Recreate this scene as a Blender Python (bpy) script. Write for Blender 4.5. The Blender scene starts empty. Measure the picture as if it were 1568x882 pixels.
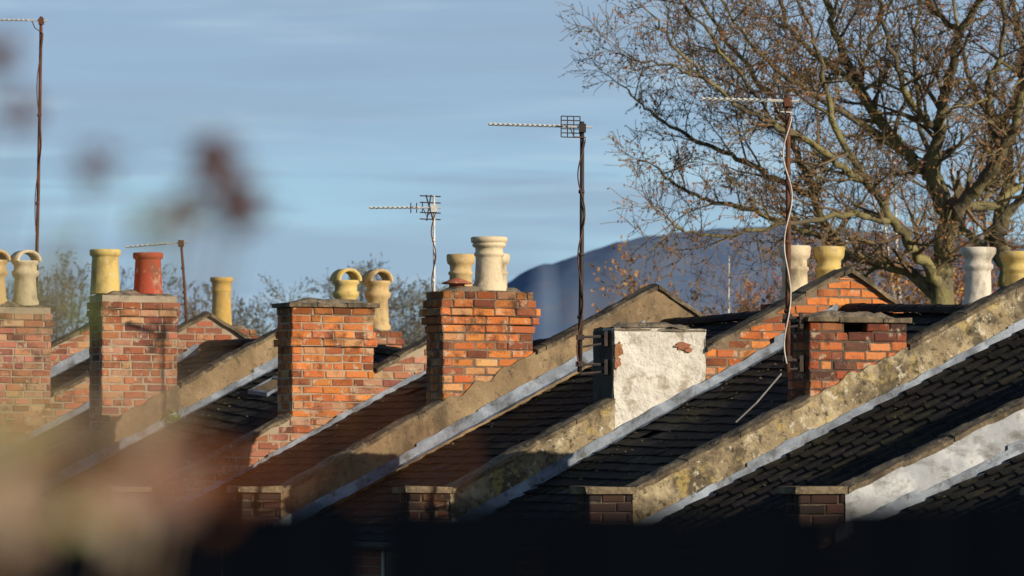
import bpy, math, random
from mathutils import Vector, Matrix, noise
random.seed(11)
R = random.random
def U(a, b): return a + (b - a) * R()

scene = bpy.context.scene
scene.view_settings.view_transform = 'Standard'
scene.view_settings.look = 'None'
scene.view_settings.exposure = 0

# ------------------------------------------------------------------ materials
def make_mat(name, base=None, layers=(), rough=0.85, bump=None, metallic=0.0, spec=0.3, transl=0.0):
    m = bpy.data.materials.new(name); m.use_nodes = True
    nt = m.node_tree; N = nt.nodes; L = nt.links
    b = N['Principled BSDF']
    b.inputs['Roughness'].default_value = rough
    b.inputs['Metallic'].default_value = metallic
    b.inputs['Specular IOR Level'].default_value = spec
    tc = N.new('ShaderNodeTexCoord')
    if base is None:
        a = N.new('ShaderNodeAttribute'); a.attribute_name = 'Col'
        cur = a.outputs['Color']
    else:
        a = N.new('ShaderNodeRGB'); a.outputs[0].default_value = (*base, 1)
        cur = a.outputs[0]
    for (col, scale, lo, hi, amt, stretch) in layers:
        mp = N.new('ShaderNodeMapping'); mp.inputs['Scale'].default_value = stretch
        mp.inputs['Location'].default_value = (U(0, 9), U(0, 9), U(0, 9))
        L.new(tc.outputs['Object'], mp.inputs['Vector'])
        n = N.new('ShaderNodeTexNoise'); n.inputs['Scale'].default_value = scale
        n.inputs['Detail'].default_value = 7; n.inputs['Roughness'].default_value = 0.66
        L.new(mp.outputs[0], n.inputs['Vector'])
        r = N.new('ShaderNodeMapRange'); r.inputs['From Min'].default_value = lo
        r.inputs['From Max'].default_value = hi; r.inputs['To Max'].default_value = amt
        L.new(n.outputs['Fac'], r.inputs['Value'])
        mx = N.new('ShaderNodeMix'); mx.data_type = 'RGBA'
        L.new(r.outputs[0], mx.inputs[0]); L.new(cur, mx.inputs[6])
        mx.inputs[7].default_value = (*col, 1)
        cur = mx.outputs[2]
    L.new(cur, b.inputs['Base Color'])
    if bump:
        n = N.new('ShaderNodeTexNoise'); n.inputs['Scale'].default_value = bump[0]
        n.inputs['Detail'].default_value = 8; n.inputs['Roughness'].default_value = 0.65
        L.new(tc.outputs['Object'], n.inputs['Vector'])
        bp = N.new('ShaderNodeBump'); bp.inputs['Strength'].default_value = bump[1]
        bp.inputs['Distance'].default_value = bump[2]
        L.new(n.outputs['Fac'], bp.inputs['Height']); L.new(bp.outputs[0], b.inputs['Normal'])
    if transl > 0:
        tr = N.new('ShaderNodeBsdfTranslucent'); L.new(cur, tr.inputs['Color'])
        ms = N.new('ShaderNodeMixShader'); ms.inputs[0].default_value = transl
        L.new(b.outputs[0], ms.inputs[1]); L.new(tr.outputs[0], ms.inputs[2])
        L.new(ms.outputs[0], N['Material Output'].inputs['Surface'])
    return m

O1 = (1, 1, 1)
M = {}
M['brick'] = make_mat('weathered_brick', None, [((.62, .27, .10), 2.2, .5, .7, .35, O1), ((.045, .03, .025), 3.2, .52, .68, .85, O1), ((.52, .42, .31), 6, .58, .66, .75, O1), ((.03, .02, .018), 26, .56, .74, .6, O1)], .92, (45, .9, .02))
M['mortar'] = make_mat('mortar', (.20, .145, .10), [((.06, .05, .04), 5, .45, .7, .85, O1), ((.40, .32, .23), 14, .55, .72, .6, O1)], .95, (50, .7, .01))
M['mortar_light'] = make_mat('lime_mortar', (.36, .29, .21), [((.09, .075, .06), 5, .48, .72, .8, O1), ((.50, .43, .33), 14, .55, .72, .6, O1)], .95, (50, .7, .01))
M['mortar_dark'] = make_mat('sooty_shaded_mortar', (.10, .075, .055), [((.03, .026, .022), 5, .45, .7, .85, O1), ((.34, .28, .20), 12, .58, .70, .7, O1)], .95, (50, .7, .01))
M['flaunch'] = make_mat('flaunching_mortar', (.22, .175, .125), [((.05, .045, .04), 9, .45, .64, .9, O1), ((.40, .35, .26), 25, .55, .7, .6, O1)], .95, (30, .8, .03))
M['render'] = make_mat('parapet_render', (.30, .235, .145), [((.54, .45, .29), 1.8, .48, .60, .85, O1), ((.085, .068, .045), 2.3, .46, .59, .9, (1, 1, 1)),
                        ((.47, .35, .12), 4.5, .54, .64, .70, O1), ((.64, .58, .46), 9, .59, .66, .85, O1), ((.04, .035, .028), 13, .54, .65, .85, O1)], .95, (16, 1.0, .04))
M['render_plain'] = make_mat('parapet_render_plain', (.235, .165, .095), [((.36, .26, .15), 1.1, .46, .62, .8, O1), ((.08, .062, .04), 1.5, .46, .60, .9, (1, 1, .5)),
                        ((.42, .34, .20), 9, .60, .70, .5, O1), ((.05, .04, .03), 14, .56, .69, .75, O1)], .95, (18, .8, .025))  # dark blotches weather the render and stand in for dappled shade
M['coping'] = make_mat('coping_stone', (.20, .155, .10), [((.05, .04, .03), 3, .43, .60, .9, O1), ((.40, .32, .20), 7, .56, .68, .75, O1), ((.085, .08, .035), 10, .57, .67, .6, O1)], .95, (24, .9, .03))
M['lead'] = make_mat('lead_flashing', (.17, .20, .25), [((.33, .38, .45), 1.6, .46, .60, .85, O1), ((.06, .062, .068), 3.4, .49, .63, .9, O1), ((.36, .36, .34), 14, .60, .7, .5, O1), ((.10, .085, .06), 9, .58, .70, .7, O1)], .65, (9, .6, .03), .05, .3)
M['leadwhite'] = make_mat('painted_lead', (.33, .35, .38), [((.56, .58, .60), 1.3, .46, .58, .8, O1), ((.12, .11, .10), 2.6, .50, .66, .85, (1, 1, 2)), ((.20, .17, .11), 9, .58, .7, .6, O1)], .65, (8, .6, .03))
M['slate'] = make_mat('roof_slate', None, [((.042, .036, .018), 2.2, .50, .64, .8, O1), ((.16, .15, .11), 22, .64, .70, .8, O1), ((.004, .004, .005), 4, .48, .7, .7, O1)], .85, (30, .7, .015), 0, .2)
M['under'] = make_mat('roof_underlay', (.008, .008, .009), [], .9)
M['whitewash'] = make_mat('whitewashed_render', (.60, .565, .50), [((.76, .73, .66), 2.4, .45, .6, .85, O1), ((.36, .31, .24), 3.6, .52, .61, .85, O1), ((.66, .63, .57), 10, .52, .60, .6, O1), ((.20, .17, .13), 20, .59, .68, .65, O1)], .92, (12, 1.0, .05))
M['pot'] = make_mat('clay_pot', None, [((.13, .09, .055), 4, .50, .70, .7, (1, 1, .6)), ((.70, .62, .46), 8, .55, .72, .5, O1), ((.06, .045, .03), 24, .6, .74, .5, O1)], .85, (26, .5, .012))
M['soot'] = make_mat('soot_interior', (.012, .011, .01), [], .95)
M['rust'] = make_mat('rusty_steel', (.13, .05, .027), [((.04, .025, .02), 12, .45, .65, .8, (1, 1, .3)), ((.26, .12, .06), 20, .55, .7, .6, (1, 1, .4))], .8, (60, .4, .004))
M['darksteel'] = make_mat('weathered_steel', (.05, .042, .04), [((.14, .09, .06), 9, .5, .7, .7, (1, 1, .3))], .65, None, .3)
M['alu'] = make_mat('aluminium', (.66, .64, .60), [((.3, .28, .25), 14, .52, .7, .7, O1)], .5, None, .1)
M['plasticwhite'] = make_mat('cable_white', (.60, .54, .47), [((.3, .25, .20), 18, .5, .7, .7, O1)], .6)
M['bark'] = make_mat('bark_lichen', (.13, .108, .072), [((.27, .235, .095), .8, .43, .58, .85, (1, 1, .6)), ((.03, .025, .02), 2.2, .50, .66, .85, O1)], .95, (9, .8, .06))
M['twig'] = make_mat('twigs', None, [], .9)
M['bud'] = make_mat('dry_leaves', None, [], .9, None, 0, .2, .25)
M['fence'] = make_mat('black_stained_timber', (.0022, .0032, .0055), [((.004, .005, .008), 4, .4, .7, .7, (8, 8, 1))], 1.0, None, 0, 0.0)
M['glass'] = make_mat('window_glass', (.03, .04, .05), [], .08, None, 0, .8)
M['frame'] = make_mat('painted_frame', (.7, .7, .68), [((.5, .49, .46), 5, .5, .7, .5, O1)], .6)
M['grass'] = make_mat('grass', (.05, .08, .025), [((.09, .09, .03), .3, .45, .65, .7, O1), ((.03, .05, .015), 3, .45, .7, .7, O1)], .95)
M['hill'] = make_mat('hill_moorland_haze', (.150, .225, .355), [((.215, .24, .31), .007, .46, .58, .8, (1, .4, 1)), ((.115, .18, .305), .012, .49, .60, .85, (1, .5, 2)), ((.235, .25, .29), .04, .56, .66, .45, O1)], 1.0, None, 0, 0)  # distance haze baked into the blue base colours
M['ivy'] = make_mat('ivy_leaves', None, [], .6, None, 0, .3, .2)
M['dark_side'] = make_mat('dark_side_render', (.075, .065, .055), [((.03, .027, .025), 4, .45, .65, .8, O1), ((.2, .18, .15), 10, .58, .72, .6, O1)], .95, (20, .7, .02))

def brickwall_mat():
    m = bpy.data.materials.new('house_brickwork'); m.use_nodes = True
    nt = m.node_tree; N = nt.nodes; L = nt.links; b = N['Principled BSDF']
    tc = N.new('ShaderNodeTexCoord'); sp = N.new('ShaderNodeSeparateXYZ'); L.new(tc.outputs['Object'], sp.inputs[0])
    ad = N.new('ShaderNodeMath'); L.new(sp.outputs[0], ad.inputs[0]); L.new(sp.outputs[1], ad.inputs[1])
    cb = N.new('ShaderNodeCombineXYZ'); L.new(ad.outputs[0], cb.inputs[0]); L.new(sp.outputs[2], cb.inputs[1])
    br = N.new('ShaderNodeTexBrick'); L.new(cb.outputs[0], br.inputs['Vector'])
    br.inputs['Scale'].default_value = 1; br.inputs['Brick Width'].default_value = .31; br.inputs['Row Height'].default_value = .108
    br.inputs['Mortar Size'].default_value = .008
    br.inputs['Color1'].default_value = (.32, .11, .06, 1); br.inputs['Color2'].default_value = (.22, .08, .05, 1)
    br.inputs['Mortar'].default_value = (.28, .22, .17, 1)
    L.new(br.outputs['Color'], b.inputs['Base Color']); b.inputs['Roughness'].default_value = .92
    bp = N.new('ShaderNodeBump'); bp.inputs['Strength'].default_value = .5; bp.inputs['Distance'].default_value = .01; bp.invert = True
    L.new(br.outputs['Fac'], bp.inputs['Height']); L.new(bp.outputs[0], b.inputs['Normal'])
    return m
M['wall'] = brickwall_mat()

# ------------------------------------------------------------------ mesh helpers
class MB:
    def __init__(s): s.v = []; s.f = []; s.c = []
    def add(s, vs, fs, col=(1, 1, 1)):
        o = len(s.v); s.v += [tuple(x) for x in vs]; s.f += [tuple(i + o for i in f) for f in fs]
        s.c += [col] * len(vs)
    def box(s, x0, x1, y0, y1, z0, z1, col=(1, 1, 1), jit=0.0, rot=None, cj=0.0):
        vs = [Vector((x, y, z)) for z in (z0, z1) for y in (y0, y1) for x in (x0, x1)]
        c = Vector(((x0 + x1) / 2, (y0 + y1) / 2, (z0 + z1) / 2))
        if rot is not None: vs = [c + rot @ (p - c) for p in vs]
        if jit:
            d = Vector((U(-jit, jit), U(-jit, jit), U(-jit, jit))); vs = [p + d for p in vs]
        if cj: vs = [p + Vector((U(-cj, cj), U(-cj, cj), U(-cj, cj))) for p in vs]
        s.add(vs, [(0, 2, 3, 1), (4, 5, 7, 6), (0, 1, 5, 4), (2, 6, 7, 3), (0, 4, 6, 2), (1, 3, 7, 5)], col)
    def brick(s, x0, x1, y0, y1, z0, z1, col, ax):
        """brick with worn, unevenly chamfered arrises"""
        cx, cy, cz = (x0 + x1) / 2, (y0 + y1) / 2, (z0 + z1) / 2
        hx, hy, hz = (x1 - x0) / 2, (y1 - y0) / 2, (z1 - z0) / 2
        dx, dy, dz = U(-.005, .005), U(-.007, .007), U(-.004, .004); th = U(-.025, .025)
        vs = []; ch = .013
        def P(a, b, c):
            X = cx + a * math.cos(th) - b * math.sin(th) + dx; Y = cy + a * math.sin(th) + b * math.cos(th) + dy
            return (X + U(-.004, .004), Y + U(-.004, .004), cz + c + dz + U(-.004, .004))
        if ax == 'y':
            for (yy, ins) in ((-hy, ch), (-hy + ch, 0), (hy - ch, 0), (hy, ch)):
                ax_, cz_ = hx - ins, hz - ins * .8
                vs += [P(-ax_, yy, -cz_), P(0, yy, -cz_), P(ax_, yy, -cz_), P(ax_, yy, cz_), P(0, yy, cz_), P(-ax_, yy, cz_)]
        else:
            for (xx, ins) in ((-hx, ch), (-hx + ch, 0), (hx - ch, 0), (hx, ch)):
                ay_, cz_ = hy - ins, hz - ins * .8
                vs += [P(xx, ay_, -cz_), P(xx, 0, -cz_), P(xx, -ay_, -cz_), P(xx, -ay_, cz_), P(xx, 0, cz_), P(xx, ay_, cz_)]
        fs = [(0, 1, 2, 3, 4, 5), (23, 22, 21, 20, 19, 18)]
        for r in range(3):
            for q in range(6): fs.append((r * 6 + q, (r + 1) * 6 + q, (r + 1) * 6 + (q + 1) % 6, r * 6 + (q + 1) % 6))
        s.add(vs, fs, col)
    def tube(s, pts, rad, sides=8, col=(1, 1, 1), caps=True):
        pts = [Vector(p) for p in pts]; n = len(pts)
        if not hasattr(rad, '__len__'): rad = [rad] * n
        vs = []
        for i in range(n):
            t = (pts[min(i + 1, n - 1)] - pts[max(i - 1, 0)])
            if t.length < 1e-9: t = Vector((0, 0, 1))
            t.normalize()
            ref = Vector((0.31, 0.87, 0.1)) if abs(t.z) > .7 else Vector((0.05, 0.1, 1))
            a = t.cross(ref).normalized(); b = t.cross(a)
            for k in range(sides):
                an = 2 * math.pi * k / sides
                vs.append(pts[i] + (a * math.cos(an) + b * math.sin(an)) * rad[i])
        fs = [(i * sides + k, i * sides + (k + 1) % sides, (i + 1) * sides + (k + 1) % sides, (i + 1) * sides + k) for i in range(n - 1) for k in range(sides)]
        if caps: fs += [tuple(range(sides))[::-1], tuple((n - 1) * sides + k for k in range(sides))]
        s.add(vs, fs, col)
    def lathe(s, prof, cx, cy, cz, sides=28, col=(1, 1, 1), wob=0.0):
        vs = []
        for (r, z) in prof:
            for k in range(sides):
                an = 2 * math.pi * k / sides
                rr = r * (1 + wob * math.sin(an * 2 + z * 9))
                vs.append((cx + rr * math.cos(an), cy + rr * math.sin(an), cz + z))
        n = len(prof)
        fs = [(i * sides + k, i * sides + (k + 1) % sides, (i + 1) * sides + (k + 1) % sides, (i + 1) * sides + k) for i in range(n - 1) for k in range(sides)]
        s.add(vs, fs, col)
    def grid(s, fn, nu, nv, col=(1, 1, 1), flip=False):
        vs = [fn(i / nu, j / nv) for j in range(nv + 1) for i in range(nu + 1)]
        fs = []
        for j in range(nv):
            for i in range(nu):
                a = j * (nu + 1) + i
                q = (a, a + 1, a + nu + 2, a + nu + 1)
                fs.append(q[::-1] if flip else q)
        s.add(vs, fs, col)
    def obj(s, name, mat, parent=None, smooth=False, bevel=0):
        me = bpy.data.meshes.new(name); me.from_pydata(s.v, [], s.f); me.update()
        ca = me.color_attributes.new('Col', 'FLOAT_COLOR', 'POINT')
        flat = []
        for c in s.c: flat += [c[0], c[1], c[2], 1.0]
        ca.data.foreach_set('color', flat)
        me.materials.append(mat)
        if smooth: me.polygons.foreach_set('use_smooth', [True] * len(me.polygons))
        o = bpy.data.objects.new(name, me); scene.collection.objects.link(o)
        if parent: o.parent = parent
        if bevel:
            b = o.modifiers.new('bevel', 'BEVEL'); b.width = bevel; b.segments = 2; b.limit_method = 'ANGLE'
        return o

def empty(name, mtx=None):
    e = bpy.data.objects.new(name, None); e.empty_display_size = .3
    scene.collection.objects.link(e)
    if mtx is not None: e.matrix_world = mtx
    return e
def nz(x, y, z, s=1.0): return noise.noise(Vector((x * s, y * s, z * s)))
def jitcol(c, a=.15):
    k = 1 + U(-a, a); return (c[0] * k, c[1] * k * (1 + U(-a, a) * .4), c[2] * k * (1 + U(-a, a) * .5))

# ------------------------------------------------------------------ terrace layout
CAMZ = 5.2
ANG = math.atan2(.4386, .8987)
W = 4.674
CH = .108; BL = .31
slope = {-2: .42, -1: .42, 0: .42, 1: .465, 2: .5, 3: .496, 4: .5, 5: .5, 6: .5, 7: .5, 8: .5}
ridge = {-2: 5.4, -1: 5.4, 0: 5.4, 1: 5.4, 2: 5.4, 3: 5.33, 4: 4.52, 5: 4.55, 6: 4.7, 7: 5.0, 8: 5.0}
lift = {-2: 0, -1: 0, 0: 0, 1: 0, 2: 0, 3: 0, 4: 0, 5: .37, 6: .37, 7: .37, 8: .37}
RS = .58; PAR = .55
def frame(i):
    ox = -.72 - 2.05 * (i - 2); oy = 60 + 4.2 * (i - 2)
    if i == 3: ox -= .13; oy -= .06
    return Matrix.Translation((ox, oy, CAMZ + lift[i])) @ Matrix.Rotation(ANG, 4, 'Z')
def topz(i, x):
    m, r = slope[i], ridge[i]
    return m * x if x <= r else m * r - RS * (x - r)
XE = 9.6

PAL = {
 'orange': [(.56, .18, .05), (.62, .22, .06), (.50, .14, .04), (.42, .13, .05), (.58, .30, .14), (.24, .075, .04), (.60, .20, .06)],
 'red': [(.40, .13, .07), (.32, .095, .05), (.46, .18, .09), (.22, .07, .045), (.48, .25, .15), (.36, .14, .09)],
 'dark': [(.40, .10, .04), (.28, .07, .035), (.48, .14, .05), (.10, .045, .035), (.18, .06, .04), (.52, .19, .08)],
 'pink': [(.42, .18, .11), (.36, .14, .09), (.46, .23, .15), (.26, .10, .07), (.50, .29, .19)],
 'shaded': [(.06, .03, .024), (.05, .03, .025), (.04, .03, .026), (.08, .038, .028)],  # near-black tones: the shade at the eaves painted into the kneeler bricks
}
def brick_stack(mb, x0, x1, y0, y1, z0, z1, pal, corbel=None, ch=CH, hole=None):
    """lay bricks course by course from the top down, corbel[k] = outset of the k-th course from the top"""
    n = int((z1 - z0) / ch); corbel = corbel or []
    L = BL; d = .12; g = .0075
    for k in range(n):
        zt = z1 - k * ch; zb = zt - ch + 2 * g
        o = corbel[k] if k < len(corbel) else 0
        X0, X1, Y0, Y1 = x0 - o, x1 + o, y0 - o, y1 + o
        def run(a0, a1, off):
            a = a0 - off; out = []
            while a < a1 - .02:
                Lk = L * U(.9, 1.1) if R() > .2 else L * .52
                s, e = max(a, a0), min(a + Lk, a1)
                if a1 - e < .07: e = a1
                if e - s > .03: out.append((s + g, e - g))
                a += Lk
                if e >= a1: break
            return out
        off = 0 if k % 2 else L / 2
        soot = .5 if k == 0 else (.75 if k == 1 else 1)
        for (s, e) in run(X0, X1, off):
            for (ya, yb) in ((Y0, Y0 + d), (Y1 - d, Y1)):
                if hole and ya == Y0 and hole[0] < (s + e) / 2 < hole[1] and hole[2] < (zt + zb) / 2 < hole[3]: continue
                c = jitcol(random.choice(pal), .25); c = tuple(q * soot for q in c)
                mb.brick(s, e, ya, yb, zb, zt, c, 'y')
        for (s, e) in run(Y0 + d, Y1 - d, (L / 2 if k % 2 else 0)):
            for (xa, xb) in ((X0, X0 + d), (X1 - d, X1)):
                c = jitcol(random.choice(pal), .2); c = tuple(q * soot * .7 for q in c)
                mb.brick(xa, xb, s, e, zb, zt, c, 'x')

def chimney(i, name, x0, x1, ztop, style, pal='orange', corbel=None, depth=.52, zbot=None, slab=None, hole=None, y0=0.0, mort='mortar'):
    zt = ztop - lift[i]
    zb = (min(topz(i, x0), topz(i, x1)) - .9) if zbot is None else zbot
    e = empty(name, frame(i))
    y1 = y0 + depth
    if style == 'brick':
        mb = MB(); brick_stack(mb, x0, x1, y0, y1, zb, zt, PAL[pal], corbel, hole=hole)
        mb.obj('bricks', M['brick'], e)
        mc = MB(); corbel = corbel or []
        if hole:
            hx0, hx1, hz0, hz1 = hole
            mc.box(x0 + .012, x1 - .012, y0 + .012, y1 - .012, zb, hz0)
            mc.box(x0 + .012, hx0, y0 + .012, y1 - .012, hz0, zt - .012)
            mc.box(hx1, x1 - .012, y0 + .012, y1 - .012, hz0, zt - .012)
            mc.box(hx0, hx1, y0 + .3, y1 - .012, hz0, zt - .012)
            ms = MB(); ms.box(hx0 + .004, hx1 - .004, y0 + .26, y0 + .297, hz0 + .004, zt - .016); ms.obj('flue_opening', M['soot'], e)
        else:
            mc.box(x0 + .012, x1 - .012, y0 + .012, y1 - .012, zb, zt - .012)
        for k, o in enumerate(corbel):
            if o > 0: mc.box(x0 - o + .013, x1 + o - .013, y0 - o + .013, y1 + o - .013, zt - (k + 1) * CH + .010 + .0007 * k, zt - k * CH - .012)
        mc.obj('mortar_core', M[mort], e)
    else:
        mb = MB()
        def face(p0, p1, nrm):
            def fn(u, w):
                x = p0[0] + (p1[0] - p0[0]) * u; y = p0[1] + (p1[1] - p0[1]) * u; z = zb + (zt - zb) * w
                k = nz(x, y, z, 3.2) * .022 + nz(x, y, z, 9) * .010
                return (x + nrm[0] * k + (nz(z, x, 0, 4) * .014), y + nrm[1] * k, z + nz(x, y, 3, 6) * .012)
            mb.grid(fn, 30, 40)
        face((x0, y0), (x1, y0), (0, -1)); face((x1, y0), (x1, y1), (1, 0)); face((x1, y1), (x0, y1), (0, 1)); face((x0, y1), (x0, y0), (-1, 0))
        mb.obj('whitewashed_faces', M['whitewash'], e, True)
        mb = MB()   # brick showing where the render has fallen away
        for (cx, cz, w, h) in ((x1 - .32, zt - .21, .20, .085), (x1 - .24, zt - .25, .12, .06), (x0 + .05, zt - .27, .12, .20), (x0 + .04, zt - .42, .09, .14)):
            vs = []; nn = 34
            for q in range(nn):
                a = 2 * math.pi * q / nn; rr = 1 + .55 * nz(math.cos(a) * 2.5, math.sin(a) * 2.5, cx * 7)
                vs.append((max(x0 + .002, cx + w / 2 * rr * math.cos(a)), y0 - .024, cz + h / 2 * rr * math.sin(a)))
            mb.add(vs, [tuple(range(nn))[::-1]], jitcol((.34, .15, .08), .2))
            mb.add([(v[0], y0 - .004, v[2]) for v in vs] + vs, [(q, (q + 1) % nn, nn + (q + 1) % nn, nn + q) for q in range(nn)], (.3, .2, .13))
        mb.obj('bare_brick_patches', M['brick'], e)
        mb = MB()
        mb.grid(lambda u, w: (x0 - .01 + (x1 - x0 + .02) * u, y0 - .02 + (y1 - y0 + .04) * w, zt - .012 + .022 * nz(u * 9, w * 4, 1) + .02), 24, 8)
        mb.box(x0 - .0, x1 + .0, y0 - .012, y1 + .012, zt - .04, zt - .004, (1, 1, 1), 0, None, .006)
        mb.obj('core_cap', M['flaunch'], e)
        mb = MB(); mb.box(x0 + .03, x1 - .03, y0 + .03, y1 - .03, zb, zt - .05); mb.obj('core', M['mortar'], e)
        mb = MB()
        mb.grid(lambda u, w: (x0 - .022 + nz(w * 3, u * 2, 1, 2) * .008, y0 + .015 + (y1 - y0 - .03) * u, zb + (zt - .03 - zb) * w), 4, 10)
        mb.obj('dark_side_face', M['dark_side'], e)  # dark sheet over the left face of the stack
    if slab:
        mb = MB(); o = slab
        x = x0 - o
        while x < x1 + o - .02:
            xb = min(x + U(.4, .6), x1 + o)
            mb.box(x + .002, xb - .002, y0 - o + U(-.01, .01), y1 + o, zt + .004, zt + .062 + U(-.005, .008), (1, 1, 1), 0, None, .007); x = xb
        mb.obj('cap_slab', M['coping'], e, False, .008); zt += .062
    mb = MB()
    def fl(u, w):
        du = min(u, 1 - u) * 2; dw = min(w, 1 - w) * 2
        hgt = .075 * min(1, du * 2.5) * min(1, dw * 2.5)
        x = x0 + .02 + (x1 - x0 - .04) * u; y = y0 + .02 + (y1 - y0 - .04) * w
        return (x, y, zt - .012 + hgt + nz(x, y, i, 6) * .05 * min(1, du * 3))
    mb.grid(fl, 28, 12); mb.obj('flaunching', M['flaunch'], e, True)
    e['zt'] = zt
    return e

def pot(e, x, kind, h, col, y=.26, s=1.0, zoff=0.0):
    z = e['zt'] + .02 + zoff; mb = MB()
    if kind == 'roll':
        p = [(.205, 0), (.205, .05), (.175, .09), (.165, .16), (.160, h * .58), (.165, h * .62), (.190, h * .65), (.190, h * .70), (.165, h * .74), (.170, h * .80), (.205, h * .86), (.225, h * .90), (.228, h * .97), (.215, h), (.160, h), (.150, h * .7)]
    elif kind == 'big':
        p = [(.235, 0), (.230, .04), (.200, .09), (.185, .15), (.172, h * .60), (.178, h * .64), (.195, h * .66), (.195, h * .70), (.180, h * .72), (.180, h * .80), (.215, h * .82), (.220, h * .87), (.205, h * .885), (.235, h * .90), (.240, h * .98), (.225, h), (.165, h), (.15, h * .7)]
    elif kind == 'rings':
        p = [(.20, 0), (.20, .06), (.180, .08), (.165, h * .55), (.185, h * .57), (.185, h * .62), (.16, h * .64), (.165, h * .76), (.20, h * .80), (.21, h * .86), (.215, h * .97), (.20, h), (.15, h), (.14, h * .7)]
    elif kind == 'taper':
        p = [(.215, 0), (.21, .03), (.185, h * .82), (.19, h * .84), (.218, h * .87), (.222, h * .97), (.21, h), (.165, h), (.15, h * .7)]
    elif kind == 'plain':
        p = [(.19, 0), (.18, .03), (.165, h * .5), (.165, h * .70), (.175, h * .72), (.175, h * .75), (.165, h * .77), (.17, h * .9), (.20, h * .92), (.20, h), (.155, h), (.15, h * .7)]
    else:  # hooded
        hb = h * .80
        p = [(.20, 0), (.21, .06), (.18, .12), (.165, hb * .5), (.16, hb * .62), (.205, hb * .68), (.21, hb * .76), (.175, hb * .80), (.18, hb * .9), (.215, hb * .95), (.215, hb), (.16, hb), (.15, hb * .7)]
    mb.lathe([(r * s, zz) for r, zz in p], x, y, z, 32, col, .006)
    if kind == 'hood':
        hb = h * .80; n = 16; r1 = .205 * s; r2 = .158 * s; dd = .17 * s
        vs = []; H = h - hb
        for q in range(n + 1):
            a = math.pi * q / n
            for (rr, yy) in ((r1, -dd), (r1, dd), (r2, dd), (r2, -dd)):
                vs.append((x + rr * math.cos(a), y + yy, z + hb - .01 + rr / r1 * (H) * math.sin(a)))
        fs = []
        for q in range(n):
            for k in range(4):
                fs.append((q * 4 + k, q * 4 + (k + 1) % 4, (q + 1) * 4 + (k + 1) % 4, (q + 1) * 4 + k))
        mb.add(vs, fs, col)
    mb.obj('chimney_pot', M['pot'], e, True)
    mb = MB(); mb.lathe([(.152 * s, 0.02), (.149 * s, h * .72)], x, y, z, 20); mb.lathe([(0.001, h * .3), (.15 * s, h * .3)], x, y, z, 20)
    if kind != 'hood': mb.lathe([(.001, h - .02), (.158 * s, h - .02)], x, y, z, 24)
    mb.obj('pot_interior', M['soot'], e)

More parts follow.
